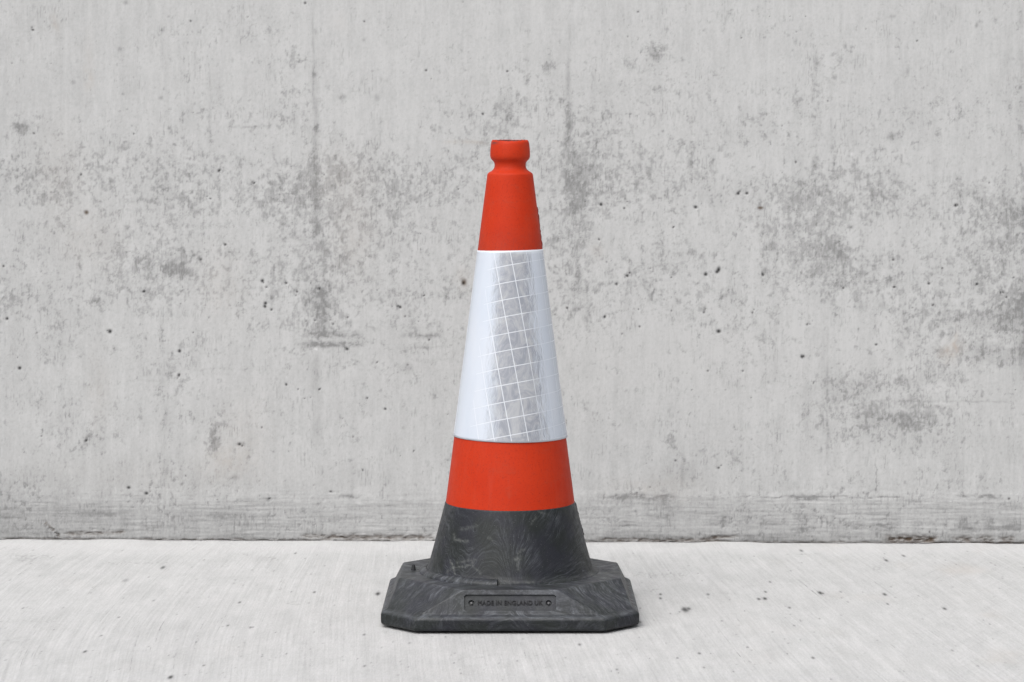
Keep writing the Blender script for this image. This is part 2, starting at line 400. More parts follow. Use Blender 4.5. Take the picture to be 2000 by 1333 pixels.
    for i, L in enumerate([(611, 20, 200, 1.6, .30), (615, 120, 470, 4.0, .34), (617, 350, 470, 8, .20), (632, 470, 640, 4.0, .34), (617, 560, 600, 12, .28), (618, 690, 860, 7.5, .28), (652, 100, 260, 1.5, .10), (1112, 40, 260, 2.2, .22), (1108, 130, 330, 3.5, .26),
                           (1114, 330, 420, 9, .32), (1128, 470, 570, 4.0, .38), (1110, 480, 560, 8, .20), (1160, 120, 300, 3, .12), (347, 400, 520, 7, .12), (315, 690, 900, 9, .09), (325, 780, 950, 5, .12), (175, 590, 760, 8, .08), (1595, 60, 300, 6, .08), (1990, 20, 330, 5, .20),
                           (1992, 380, 760, 9, .28), (1605, 600, 900, 5, .10), (1614, 640, 900, 1.6, .22), (1575, 720, 860, 5, .10), (1333, 880, 960, 2.2, .32), (1345, 880, 940, 14, .14), (848, 600, 860, 5, .08), (1400, 650, 690, 3, .08), (408, 130, 280, 1.3, .20), (470, 20, 300, 8, .06), (150, 0, 400, 7, .05)]):
        vline(*L, s=i)
    # --- horizontal smears with ragged ends
    def smear(x0, x1, y, wd, a, s, wave=5):
        window(dark, X, Y, x0 - 20, x1 + 20, y - 14 - 3 * wd, y + 14 + 3 * wd, lambda sl: smear_(sl, x0, x1, y, wd, a, s, wave))
    def smear_(sl, x0, x1, y, wd, a, s, wave):
        X, Y, f2 = X_[sl], Y_[sl], f2_[sl]
        yy = Y + wave * gnoise(X / 45, X * 0 + s, 300 + s) + 1.6 * f2
        brk = 0.30 + 0.80 * sstep(-0.25, 0.3, fbm(X / 13, Y / 6, 310 + s, 4, 0.65))
        return a * np.exp(-0.5 * np.abs((yy - y) / wd) ** 2.6) * sstep(x0 - 14, x0 + 14, X) * sstep(x1 + 14, x1 - 14, X) * brk
    for i, L in enumerate([(606, 704, 655, 5.4, .62), (600, 650, 652, 6, .3), (585, 708, 674, 4.4, .66), (600, 660, 675, 5, .4), (790, 862, 655, 4.2, .66), (778, 868, 679, 2.2, .26), (445, 525, 248, 2.2, .40), (165, 200, 590, 3.5, .30),
                           (1100, 1128, 572, 7, .30), (1690, 1960, 782, 1.6, .30), (1830, 1890, 652, 2, .25), (240, 295, 392, 2.5, .3), (1750, 1860, 536, 2.0, .18), (810, 880, 704, 3, .16), (540, 600, 467, 6, .32), (440, 462, 494, 5, .35), (380, 520, 722, 2, .12), (260, 310, 745, 2, .14), (560, 600, 480, 3, .2)]):
        smear(*L, s=i)
    # --- kicker band at the foot: board marks run sideways
    kb = sstep(952 - 8 * (X < 900), 978 + 14 * (X < 900), Y + 7 * gnoise(X / 120, X * 0, 400))
    right = sstep(850, 1250, X)
    lines = fbm(X / 110, Y / 3.6, 410, 4, 0.62)
    lines2 = fbm(X / 30, Y / 2.2, 417, 3, 0.6)
    wav = fbm(X / 130, Y / 14 + 0.02 * X * 0, 421, 3)
    dark += kb * (0.095 + 0.03 * right + 0.05 * sstep(980, 1010, Y + 10 * w1) + 0.05 * sstep(-.2, .4, fbm(X / 240, Y / 30, 430, 3)) + 0.20 * sstep(0.05, 0.5, wav) + 0.11 * sstep(0.12, 0.5, lines) + 0.08 * sstep(0.25, 0.6, lines2) + 0.16 * sstep(0.12, 0.5, fbm(X / 22, Y / 9, 433, 4, 0.65)) * (0.35 + 0.65 * right))
    dark += 0.10 * sstep(985, 1010, Y + 10 * w1) * sstep(1300, 100, X) * kb
    light = 0.15 * kb * sstep(0.22, 0.55, -lines) * (1 - 0.5 * right)
    dark += 0.22 * sstep(1032, 1052, Y) * (0.3 + 0.7 * right)
    # broken line along its top edge, mainly on the right
    for i, L in enumerate([(1195, 1258, 970, 4.0, .70), (1272, 1318, 970, 5.0, .62), (1290, 1308, 985, 8, .45), (1545, 1600, 972, 3.6, .85), (1440, 1760, 969, 1.1, .50), (1868, 1890, 967, 2.6, .6), (1905, 1945, 968, 3.2, .75),
                           (668, 700, 972, 3.0, .80), (640, 665, 965, 1.4, .40), (1270, 1310, 1008, 4, .45), (1405, 1425, 1008, 4, .5), (1385, 1445, 1022, 4, .40), (1545, 1590, 1032, 4.0, .55), (1555, 1578, 1010, 5, .42), (1210, 1230, 1024, 5, .45),
                           (1640, 1690, 1025, 6, .45), (1700, 1750, 1027, 7, .50), (1740, 1752, 1015, 6, .4), (1785, 1790, 1028, 9, .4), (1860, 1905, 1030, 3, .7), (1920, 1985, 1030, 3, .7), (1870, 1885, 1018, 8, .5), (1922, 1938, 1018, 8, .5), (1895, 1912, 1020, 3, .4), (1950, 1990, 1021, 2.5, .4),
                           (1480, 1510, 1018, 6, .3), (160, 225, 1010, 3, .22), (400, 470, 1010, 4, .30), (0, 100, 985, 2, .2)]):
        smear(*L, s=40 + i, wave=4)
    # vertical hairline
    hair = np.abs(X - (1709 + 5 * gnoise(Y / 14, Y * 0, 500))) < 1.6
    dark += 0.45 * hair * sstep(895, 910, Y) * sstep(962, 950, Y)
    # --- warm stains
    warm = np.zeros_like(X)
    for x, y, sx, sy, a in [(1855, 682, 13, 10, .5), (1862, 668, 3, 16, .4), (105, 45, 5, 12, .28), (170, 155, 5, 14, .25), (168, 105, 8, 30, .12), (165, 470, 45, 40, .10), (430, 560, 30, 50, .12), (190, 760, 16, 50, .12), (110, 330, 30, 60, .10),
                            (690, 460, 30, 60, .14), (470, 850, 40, 50, .12), (440, 905, 30, 20, .20), (660, 45, 14, 10, .10), (665, 340, 40, 40, .10), (300, 930, 200, 25, .05), (1280, 950, 60, 16, .14), (1165, 490, 10, 14, .14), (905, 545, 10, 12, .22), (1160, 700, 400, 60, .02)]:
        warm += a * np.exp(-0.5 * (((Xw - x) / sx) ** 2 + ((Yw - y) / sy) ** 2)) * (0.6 + 0.6 * sstep(-.3, .3, f1))
    brown = np.zeros_like(X)
    def ln(x0, x1, yf, wd, a, s):
        r = np.where(Y[:, 0] > 1020)[0]; out = np.zeros_like(X); sl = slice(r[0], r[-1] + 1)
        out[sl] = ln_(X[sl], Y[sl], x0, x1, yf[sl] if hasattr(yf, 'shape') else yf, wd, a, s)
        return out
    ln_ = lambda X, Y, x0, x1, yf, wd, a, s: a * np.exp(-0.5 * ((Y - yf + 2 * gnoise(X / 25, X * 0 + s, 600 + s)) / wd) ** 2) * sstep(x0 - 12, x0 + 12, X) * sstep(x1 + 6, x1 - 6, X) * (0.4 + 0.8 * sstep(-.2, .25, fbm(X / 14, Y / 3, 620 + s, 3)))
    brown += ln(125, 240, 1046 - 0.02 * (X - 125), 2.4, .55, 1) + ln(590, 845, 1049, 3.0, .50, 2) + ln(640, 845, 1052, 1.4, .45, 3) + ln(0, 2000, 1057, 1.5, .5, 4)
    brown += ln(1165, 1405, 1053, 2.2, .55, 5) + ln(1380, 1412, 1050 - (X - 1380) * .1, 2.2, .9, 6) + ln(1405, 1440, 1047, 1.6, .6, 7) + ln(1728, 1825, 1050, 4.5, .9, 8)
    brown += ln(1860, 1895, 1049, 4, .6, 9) + ln(1905, 1935, 1050, 5, .55, 10) + ln(1950, 1975, 1049, 4, .6, 11) + ln(1820, 2000, 1059, 2.0, .7, 12)
    crk = np.abs((X - (82 + (Y - 1022) * 0.95)) + 5 * gnoise(Y / 5, Y * 0, 640)) < 3.2
    brown += 0.42 * crk * sstep(1018, 1024, Y) * sstep(1056, 1050, Y) * (f1 > -.15)
    light += ln(170, 240, 1041, 1.0, .8, 13) + ln(640, 850, 1045, 1.1, .7, 14)
    # faint orange rub mark level with the top of the cone
    rub = 0.13 * np.exp(-0.5 * ((Y - (279 - 5 * np.sin((X - 862) / 95 * 2.6) + (X - 862) * .06)) / 2.6) ** 2) * sstep(862, 872, X) * sstep(965, 950, X)
    warm += rub * (0.5 + 0.9 * sstep(-.2, .3, f2)) * 2.2
    # light chips
    for x, y, sx, sy, a in [(1661, 302, 2, 4, .5), (1684, 568, 3, 2, .6), (616, 683, 2, 2, .9), (1829, 752, 12, 8, .3), (1500, 730, 60, 50, .05), (1835, 785, 8, 4, .3), (1800, 800, 50, 4, .18)]:
        light += a * np.exp(-0.5 * (((X + 4 * f1 - x) / sx) ** 2 + ((Y + 4 * f2 - y) / sy) ** 2))
    # --- air holes
    pore = np.zeros_like(X); red = np.zeros_like(X); depth = np.zeros_like(X)
    rng = np.random.default_rng(4)
    holes = [(59,58,2.6),(370,41,2),(595,6,2.2),(426,334,3.3),(154,342,2.4),(61,261,2.2),(18,123,1.6),(495,358,2.3),(409,389,2),(258,262,1.6),(632,342,1.5),(643,390,1.5),(57,53,1.5),(403,384,1.4),(19,13,1.2),(363,68,1.3),
      (711,42,1.8),(832,138,2.1),(991,140,2.1),(943,223,2.3),(1246,24,1.8),(1226,72,1.3),(1143,394,1.4),(1174,400,3.2),(1225,394,1.4),(1219,407,2),(1315,444,2.2),(739,418,1.2),(821,457,1.2),(895,370,1.7),(1093,457,1.3),(758,53,1.2),(904,4,1.3),
      (1447,75,1.7),(1502,33,1.1),(1542,33,1.1),(1572,33,1.3),(1554,63,1.2),(1788,81,1.9),(1689,58,1.1),(1719,60,1.1),(1615,198,1.6),(1526,246,1.4),(1553,317,2.3),(1441,378,3.2),(1458,378,2.6),(1444,374,2),(1358,405,3.2),(1863,401,3),(1867,400,1.8),(1928,357,1.7),(1690,363,1.3),(1457,444,1.3),(1993,456,1.6),
      (438,479,2.4),(1,522,2.1),(278,571,3),(8,625,2.8),(211,650,3.6),(206,648,1.7),(348,688,2.9),(347,735,3.2),(344,741,1.6),(33,722,3.2),(511,550,3),(519,562,2.1),(513,553,2),(558,554,2.2),(517,594,3),(516,600,3.3),(529,606,2.3),(579,571,2.2),(577,578,1.5),(623,565,2.1),(606,554,1.5),
      (614,627,1.8),(597,628,1.6),(678,621,2),(677,683,3),(558,753,2.5),(510,837,1.8),(164,864,2.6),(466,870,2.6),(471,873,2),(76,855,1.8),(350,595,1.5),(351,571,1.5),(406,622,1.6),(375,651,1.6),(29,701,1.4),(689,855,1.3),(623,762,2.4),(644,626,1.6),(650,634,2),(390,508,2),
      (1403,527,5.2),(1400,531,3.4),(1378,536,3.3),(1489,536,3.3),(1403,647,4.2),(1565,696,3.4),(1568,695,2.6),(1311,542,1.7),(1311,607,1.7),(1374,610,2),(1377,603,1.4),(1469,610,2),(1472,604,1.3),(1742,507,2),(1744,560,2.6),(1837,523,2),(1904,554,2.6),(1811,553,2.4),(1950,570,2.3),(1955,570,1.8),(1961,579,1.9),(1975,541,1.8),
      (1819,595,2.1),(1645,562,2.2),(1641,558,1.4),(1709,672,2.4),(1850,711,1.7),(1914,658,1.7),(1382,724,1.8),(1450,724,1.8),(1351,761,1.4),(1319,899,1.8),(1403,913,2.1),(1587,747,1.5),(1575,633,2),(1580,632,1.5),(1779,600,1.4),(1535,705,1.3),(1466,776,1.3),(1416,761,1.3),
      (1170,468,2.2),(1225,539,3),(1230,533,2.2),(1221,541,1.6),(1204,555,2.3),(1185,512,1.6),(1181,619,2.8),(1108,602,2.6),(1249,638,1.9),(1215,652,1.7),(1247,604,1.5),(1270,524,1.6),
      (781,601,3),(777,599,2),(791,619,1.8),(838,665,2),(736,709,1.9),(796,714,1.5),(817,628,1.4),(717,779,1.9),(752,800,2.4),(581,762,1.8),(594,780,1.4),(828,578,2.2),(808,882,2),(905,554,2.4),(640,660,1.2),
      (645,962,2.4),(248,956,3),(283,967,3.4),(1408,908,1.5),(1627,970,2),(1966,971,2.2),(1244,962,1.5),(1269,951,1.5),(1629,1010,1.5),(1697,1027,1.6),(1812,1036,2),(708,920,2.2),(360,932,1.4),(525,976,2)]
    for _ in range(420):
        x, y = rng.uniform(-900, 2900), rng.uniform(-1200, 1040)
        holes.append((x, y, rng.uniform(0.6, 1.25) if 0 < x < 2000 and y > 0 else rng.uniform(0.8, 2.6)))
    for x, y, r in holes:
        u, z = wu(x), wz(y); w = (r + 4) * PX * 1.4
        i0, i1 = np.searchsorted(us, [u - w, u + w]); j0, j1 = np.searchsorted(zs, [z - w, z + w])
        if i1 <= i0 or j1 <= j0: continue
        ang = rng.uniform(0, 3.14); e = rng.uniform(1.0, 1.6)
        dx, dy = (X[j0:j1, i0:i1] - x), (Y[j0:j1, i0:i1] - y)
        a, b_ = dx * math.cos(ang) + dy * math.sin(ang), (-dx * math.sin(ang) + dy * math.cos(ang)) * e
        q = np.sqrt(a * a + b_ * b_) / (r * 1.12)
        k = np.exp(-0.5 * np.clip(q / 0.72, 0, 6) ** 2.4) * min(1.0, 0.28 + r * 0.27)
        pore[j0:j1, i0:i1] = np.maximum(pore[j0:j1, i0:i1], k)
    for x, y, sx, sy in [(165, 416, 3.4, 3.6), (1484, 406, 4.6, 2.6), (906, 552, 4, 5)]:
        k = np.exp(-0.5 * (((X - x) / sx) ** 2 + ((Y - y) / sy) ** 2) ** 1.4)
        brown += 0.95 * k
    for x, y, sx, sy, a in [(1737, 268, 6, 5.5, .55), (1740, 33, 5, 3.5, .45), (1903, 51, 2.6, 4.2, .6), (1280, 113, 7, 5, .5), (242, 4, 4, 3, .5), (138, 161, 4, 3, .4), (230, 95, 3, 3.5, .5), (312, 191, 4, 3, .45), (237, 184, 2, 2, .5), (795, 720, 9, 7, .34), (1507, 480, 9, 8, .5), (594, 594, 5, 14, .36),
                            (1590, 320, 5, 8, .4), (188, 321, 2, 6, .6), (1774, 780, 6, 9, .34), (1735, 545, 5, 5, .5), (1722, 597, 7, 6, .3), (1680, 598, 6, 4, .3), (1770, 140, 2.5, 6, .4), (1592, 120, 4, 6, .3), (453, 118, 2, 4, .4), (1126, 602, 5, 4, .5), (456, 935, 7, 4, .5), (522, 978, 5, 3, .5), (165, 860, 2.5, 7, .5), (613, 146, 3, 4, .5), (467, 870, 7, 3, .5), (668, 190, 7, 4, .45), (710, 78, 3, 3, .4), (735, 192, 5, 6, .35)]:
        dark += a * np.exp(-0.5 * (((X + 2.5 * f1 - x) / sx) ** 2 + ((Y + 2.5 * f2 - y) / sy) ** 2) ** 1.3)
    dark = np.clip(dark, 0, 1.0)
    # --- relief: shallow kicker step, holes, slight waviness, ragged foot
    out = 0.0020 * kb + 0.0012 * lines * kb - 0.0022 * pore - 0.0016 * dark * sstep(940, 960, Y)
    out += 0.0006 * fbm(X / 160, Y / 160, 71, 3)
    out -= 0.006 * np.clip(brown, 0, 1) * (Y > 1035)
    out += 0.0015 * sstep(1050, 1056, Y) * gnoise(X / 60, X * 0, 701)
    P = np.stack([U, -out, Z], -1)
    hw = 3.2; H = 2.4; T = 0.25
    ev = [(-hw, 0.004, 0), (hw, 0.004, 0), (hw, 0.004, H), (-hw, 0.004, H), (-hw, T, 0), (hw, T, 0), (hw, T, H), (-hw, T, H)]
    ef = [(5, 4, 7, 6), (4, 0, 3, 7), (1, 5, 6, 2), (3, 2, 6, 7), (4, 5, 1, 0)]
    me = grid_mesh('concrete_wall', P, ev, ef)
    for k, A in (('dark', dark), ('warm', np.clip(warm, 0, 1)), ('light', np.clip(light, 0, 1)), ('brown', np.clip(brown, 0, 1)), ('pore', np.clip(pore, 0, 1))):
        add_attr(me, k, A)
    o = link_mesh('concrete_wall', me, mat_wall())
    o.location = (0, WALL_Y, 0); o.rotation_euler = (0, 0, WALL_ROT)
    o['label'] = 'pale grey bare concrete wall with dark mottling and air holes behind the cone'
    o['category'] = 'wall'
    return o

# ================================================================== GROUND
def build_ground():
    xs = axis(-1.02, 1.02, 0.0019, -60, 60, 1.12, 6)
    ys = axis(-0.60, 0.68, 0.0050, -60, 60, 1.12, 6)
    GX, GY = np.meshgrid(xs, ys)
    dist = np.clip(GY + D, 0.3, None)
    X, Y = 1000 + F * GX / dist, HY + F * ZC / dist
    Y = np.where(GY + D < 0.3, 3000, Y)
    near = (np.abs(GX) < 1.5) & (GY > -1.2) & (GY < 0.9)
    nearf = near.astype(float)
    # broom strokes: mostly along y, bending over on the left
    bend = GX + 0.065 * GY + 0.05 * GY * sstep(0.15, 0.6, GX) - 0.10 * (GY + 0.3) ** 2 * sstep(-0.1, -0.6, GX) + 0.012 * fbm(GX * 2, GY * 1.5, 21, 2)
    s1 = fbm(bend * 150, GY * 1.6, 22, 3, 0.7)
    s2 = fbm(bend * 330, GY * 3.5, 23, 2, 0.7)
    patch = fbm(GX * 5, GY * 3.2, 24, 3)
    groove = 0.05 + 0.10 * sstep(0.0, 0.55, s1) * (0.5 + 0.9 * sstep(-.2, .4, patch))
    groove += 0.05 * sstep(0.0, 0.5, s2)
    # individual dragged-aggregate scratches
    scratch = sstep(-0.05, 0.40, fbm(bend * 26, GY * 1.6, 26, 3)) 
    # second pass of strokes crossing on the far right
    cr = sstep(0.50, 0.72, GX + 0.10 * fbm(GX * 3, GY * 3, 27, 2))
    c2 = GX * math.cos(R(38)) - GY * 0.30 * math.sin(R(38))
    s3 = fbm((GX - 0.55 * GY) * 120, (GX + GY) * 3, 28, 3, 0.7)
    groove += cr * 0.16 * sstep(0.0, 0.5, s3)
    tone = fbm(GX * 3.0, GY * 1.8, 29, 4)
    groove += 0.05 * sstep(0.0, 0.5, tone) + 0.03 * fbm(GX * 14, GY * 8, 30, 3)
    dirt = fbm(GX * 9, GY * 5, 33, 4, 0.6)
    groove += 0.12 * sstep(0.18, 0.55, dirt) * sstep(0.35, 0.75, np.abs(GX))
    groove *= 1 - 0.75 * sstep(1092, 1072, Y) * nearf
    light = 0.34 * sstep(1090, 1066, Y + 4 * gnoise(GX * 9, GX * 0, 34)) * nearf
    light += 0.22 * sstep(-0.05, 0.5, -s1) * (0.4 + 0.8 * sstep(-.3, .3, -patch))
    warm = 0.22 * sstep(0.15, 0.6, fbm(GX * 7, GY * 4, 35, 4)) * sstep(0.25, 0.8, GX) + 0.03 * sstep(0.2, 0.6, fbm(GX * 6, GY * 4, 36, 3))
    grit = fbm(X / 5.0, Y / 2.4, 37, 2) * nearf
    groove += 0.16 * sstep(0.42, 0.62, grit)
    # ragged scuffs that run sideways
    XX, YY, nf = X, Y, nearf
    def scuff_dark(x0, x1, y, wd, a, s):
        window(groove, XX, YY, x0 - 12, x1 + 12, y - 22, y + 22, lambda sl: scuff_(sl, x0, x1, y, wd, a, s))
    def scuff_(sl, x0, x1, y, wd, a, s):
        X, Y, nearf = XX[sl], YY[sl], nf[sl]
        return a * np.exp(-0.5 * ((Y + 3 * gnoise(X / 18, X * 0 + s, 900 + s) - y) / wd) ** 2) * sstep(x0 - 8, x0 + 8, X) * sstep(x1 + 8, x1 - 8, X) * sstep(-.1, .3, fbm(X / 6, Y / 3, 920 + s, 2)) * nearf
    for i, L in enumerate([(0, 40, 1071, 2, .4), (20, 110, 1086, 4, .45), (30, 70, 1093, 3, .4), (160, 185, 1071, 1.2, .4), (200, 330, 1099, 1.5, .45), (230, 260, 1133, 2, .4), (520, 545, 1091, 2, .6), (595, 620, 1120, 1.4, .5), (425, 450, 1105, 1.4, .35),
                           (560, 585, 1178, 2.5, .55), (0, 110, 1213, 2, .3), (1240, 1340, 1122, 3, .40), (1255, 1290, 1151, 1.6, .45), (1310, 1340, 1131, 1.5, .35), (1415, 1440, 1158, 1, .5), (1480, 1498, 1168, 1.6, .7), (1605, 1630, 1164, 1, .4), (1330, 1350, 1190, 3, .9), (1700, 1730, 1110, 3, .4), (1560, 1600, 1082, 1.2, .4),
                           (1740, 1760, 1128, 4, .2), (1300, 1330, 1199, 1, .4), (0, 60, 1250, 6, .25), (60, 130, 1222, 6, .15)]):
        scuff_dark(*L, s=i)
    pore = np.zeros_like(GX)
    rng = np.random.default_rng(9)
    sp = [(318,1108,3.2,.8),(245,1133,4,.4),(333,1322,3.6,1),(166,1272,2.6,.9),(738,1159,3.4,1),(614,1156,2,.8),(445,1221,1.7,.8),(398,1299,2,.7),(468,1176,2,.8),(489,1225,1.8,.7),(494,1224,1.5,.7),(232,1205,1.8,.6),(198,1241,1.7,.7),(300,1172,1.6,.5),(512,1281,1.5,.6),(711,1239,2,.7),(577,1080,1.8,.7),(712,1300,2,.7),(45,1187,1.6,.6),
          (1338,1190,5,.9),(1345,1188,3,.8),(1494,1168,2.8,1),(1482,1169,2.2,.9),(1602,1157,3.2,1),(1607,1158,2,.8),(1728,1160,2.8,.9),(1731,1094,2.4,.9),(1765,1085,2.4,.7),(1845,1188,2.7,.9),(1366,1275,2.2,.8),(1588,1284,2.4,.8),(1542,1186,2,.8),(1290,1160,2,.9),(1290,1168,2,.9),(1504,1136,1.8,.7),(1383,1160,2.2,.7),(1375,1303,1.8,.6),(1250,1214,2.4,.7),(1460,1263,1.8,.6),(1734,1179,1.8,.7),(1132,1258,2.4,.7),(1551,1221,1.6,.6),(1495,1155,2,.8),(1860,1270,2,.5),(1323,1284,1.6,.7),(1565,1075,2.5,.7),(1642,1155,1.8,.5),(1205,1307,2,.6),(800,1255,2,.5),(870,1243,1.5,.5),(1010,1290,1.5,.5)]
    for _ in range(260): sp.append((rng.uniform(0, 2000), rng.uniform(1070, 1333), rng.uniform(0.9, 1.5), rng.uniform(.25, .6)))
    for x, y, r, a in sp:
        dd = 3845.0 / (y - HY); gx, gy = (x - 1000) * dd / F, dd - D
        rx, ry = r * dd / F, 0.75 * r * dd * dd / 3845
        i0, i1 = np.searchsorted(xs, [gx - 3 * rx, gx + 3 * rx + .002]); j0, j1 = np.searchsorted(ys, [gy - 3 * ry, gy + 3 * ry + .005])
        if i1 <= i0 or j1 <= j0: continue
        q = ((GX[j0:j1, i0:i1] - gx) / rx) ** 2 + ((GY[j0:j1, i0:i1] - gy) / ry) ** 2
        pore[j0:j1, i0:i1] = np.maximum(pore[j0:j1, i0:i1], a * np.exp(-0.5 * q ** 1.2))
    zz = 0.0006 * fbm(GX * 4, GY * 4, 38, 2) * nearf - 0.001 * nearf
    zz += (0.0018 * sstep(0.0, 0.5, gnoise(X / 150, X * 0, 39)) * sstep(0.62, 0.66, GY)) * nearf      # laitance creeping up the wall foot
    me = grid_mesh('ground', np.stack([GX, GY, zz], -1))
    for k, A in (('groove', np.clip(groove, 0, 1)), ('light', np.clip(light, 0, 1)), ('warm', np.clip(warm, 0, 1)), ('pore', pore), ('ridge', 0.35 * s1), ('bend', bend), ('scratch', scratch * nearf)):
        add_attr(me, k, A)
    o = link_mesh('ground', me, mat_floor())
    o['kind'] = 'structure'
    o['label'] = 'pale brush-finished concrete ground'
    return o

# ================================================================== CONE
def build_cone():
    AX = -0.003
    root = bpy.data.objects.new('traffic_cone', None); COL.objects.link(root)
    root.location = (AX, 0, 0)
    root['label'] = 'orange traffic cone with white reflective sleeve and black rubber base on pale concrete'
    root['category'] = 'traffic cone'
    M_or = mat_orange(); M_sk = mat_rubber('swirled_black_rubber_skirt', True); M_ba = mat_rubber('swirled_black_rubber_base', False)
    M_dk = mat_plain('dark_rubber', (0.018, 0.019, 0.021), 0.55, 0.3)

    # --- orange body with grip neck and open worn rim
    prof = [(0.1030, 0.1650), (0.1030, 0.1690), (0.0367, 0.6930), (0.0364, 0.6948), (0.0355, 0.6962), (0.0335, 0.6978), (0.0300, 0.7000), (0.0272, 0.7022), (0.0256, 0.7050), (0.0249, 0.7080), (0.0250, 0.7112), (0.0258, 0.7140),
            (0.0276, 0.7163), (0.0296, 0.7182), (0.0310, 0.7205), (0.0318, 0.7235), (0.0319, 0.7270), (0.0316, 0.7340), (0.0309, 0.7410), (0.0302, 0.7455), (0.0294, 0.7480), (0.0282, 0.7495), (0.0268, 0.7498), (0.0259, 0.7490), (0.0255, 0.7460), (0.0250, 0.7300), (0.0215, 0.7080), (0.0330, 0.6930), (0.09, 0.20)]
    prof = resample(prof, 0.004)
    def worn(X, Y, Z, T):
        t = (T + math.pi) % (2 * math.pi) - math.pi
        dip = np.exp(-0.5 * ((t - 0.08) / 0.62) ** 2) * sstep(0.742, 0.7495, Z)
        Z2 = Z - 0.0021 * dip + 0.0006 * gnoise(t * 6 + 9, Z * 0 + 3.3, 5) * sstep(0.742, 0.75, Z)
        rr = 1 + 0.0035 * gnoise(t * 1.2 + 4, Z * 9, 6)
        return X * rr, Y * rr, Z2
    def oattr(X, Y, Z, T):
        t = (T + math.pi) % (2 * math.pi) - math.pi
        s = np.zeros_like(Z + 0 * T)
        s = np.maximum(s, 0.95 * np.exp(-0.5 * (((t + 1.02) / 0.20) ** 2 + ((Z - 0.7448) / 0.0011) ** 2)))
        s = np.maximum(s, 0.9 * np.exp(-0.5 * (((t + 0.72) / 0.05) ** 2 + ((Z - 0.7490) / 0.0012) ** 2)))
        n = fbm(t * 30, Z * 160, 71, 3)
        s = np.maximum(s, (0.10 + 0.22 * sstep(-0.1, 0.6, n)) * sstep(0.625, 0.577, Z) * (Z > 0.5) + 0.10 * sstep(0.0, 0.6, n) * (Z < 0.5))           # grubby above the sleeve
        s = np.maximum(s, 0.5 * sstep(0.30, 0.6, n) * sstep(1.40, 1.56, np.abs(t)))
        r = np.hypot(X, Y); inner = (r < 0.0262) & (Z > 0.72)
        s = np.where(inner, 0.85, s)  # shade inside the open rim, painted into the colour
        return {'scuff_dark': s}
    lathe('cone_body', prof, M_or, root, 220, zfun=worn, attrs=oattr)
    # moulding flash down the right side, ragged
    def flash(name, pts, mat, seed, w):
        bm = bmesh.new(); prev = None; rng = np.random.default_rng(seed)
        for r, z in pts:
            e = w * rng.uniform(0.15, 1.0)
            a = [bm.verts.new((r - 0.002, -0.0014, z)), bm.verts.new((r + e, -0.0005, z)), bm.verts.new((r + e, 0.0005, z)), bm.verts.new((r - 0.002, 0.0014, z))]
            if prev:
                for i in range(3): bm.faces.new((prev[i], prev[i + 1], a[i + 1], a[i]))
            prev = a
        me = bpy.data.meshes.new(name); bm.to_mesh(me); bm.free()
        return link_mesh(name, me, mat, root)
    cr = lambda z: 0.1030 - (z - 0.169) * (0.1030 - 0.0367) / (0.693 - 0.169)
    M_fl = mat_plain('dark_red_moulding_flash', (0.16, 0.016, 0.009), 0.6)
    flash('mould_seam', [(cr(z), z) for z in np.arange(0.576, 0.645, 0.0035)], M_fl, 3, 0.0018)

    # --- reflective sleeve: a sheet wrapped round, overlapping at the back
    zt, zb = 0.5745, 0.2770
    def so(z): return cr(z) + 0.0008 + 0.0005 * ((zt - z) / (zt - zb)) ** 2
    zz = np.linspace(zb, zt, 90)
    outer = [(so(z), z) for z in zz]
    prof = [(outer[0][0] - 0.0007, zb)] + outer + [(outer[-1][0] - 0.0010, zt)]
    k = (cr(zb) - cr(zt)) / math.hypot(cr(zb) - cr(zt), zt - zb)      # sine of the half angle
    apex = zb + cr(zb) * (zt - zb) / (cr(zb) - cr(zt))
    def sattr(X, Y, Z, T):
        t = (T + math.pi) % (2 * math.pi) - math.pi
        s = (apex - Z) / math.sqrt(1 - k * k)
        p, q = s * np.sin(t * k), -s * np.cos(t * k)
        a = R(10.6)
        # rotate the lattice so that lines lean like the photographed sheet
        u = p * math.cos(a) + (q + 1.10) * math.sin(a); v = -p * math.sin(a) + (q + 1.10) * math.cos(a)
        z2 = sstep(-0.95, -0.42, t + 0.12 * (Z - zb) / (zt - zb) * -1) * (0.28 + 0.72 * sstep(0.75, 0.30, t))
        weld = np.maximum(sstep(zb + 0.0030, zb + 0.0012, Z), sstep(zt - 0.0032, zt - 0.0014, Z))
        weld = np.maximum(weld, 0.9 * sstep(0.045, 0.02, np.abs(t + 1.46)))
        weld = np.maximum(weld, 0.9 * sstep(0.045, 0.02, np.abs(t - 1.46)))
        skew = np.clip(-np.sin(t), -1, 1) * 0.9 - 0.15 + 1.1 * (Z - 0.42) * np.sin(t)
        return {'sheet_u': u + 0.0045, 'sheet_v': v, 'grid_zone': z2, 'weld': weld, 'sheet_skew': skew}
    def sdef(X, Y, Z, T):
        t = (T + math.pi) % (2 * math.pi) - math.pi
        low = sstep(zb + 0.05, zb, Z)
        rr = 1 + (0.014 * sstep(1.1, 1.55, t) * low) + 0.004 * low * np.sin(t * 3 + 1) + 0.0022 * gnoise(t * 2.2 + 7, Z * 14, 88)
        Zn = Z - 0.0012 * np.sin(t) * low + 0.0012 * sstep(zt - 0.05, zt, Z) * np.sin(t + .6)
        return X * rr, Y * rr, Zn
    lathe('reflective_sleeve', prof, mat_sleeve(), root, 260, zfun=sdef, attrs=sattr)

    # --- black flared skirt
    prof = [(0.0960, 0.1700), (0.1029, 0.1722), (0.1036, 0.1715), (0.1062, 0.1620), (0.1125, 0.1380), (0.1205, 0.1070), (0.1272, 0.0830), (0.1300, 0.0735), (0.1325, 0.0680), (0.1362, 0.0645), (0.1420, 0.0628), (0.1430, 0.0600)]
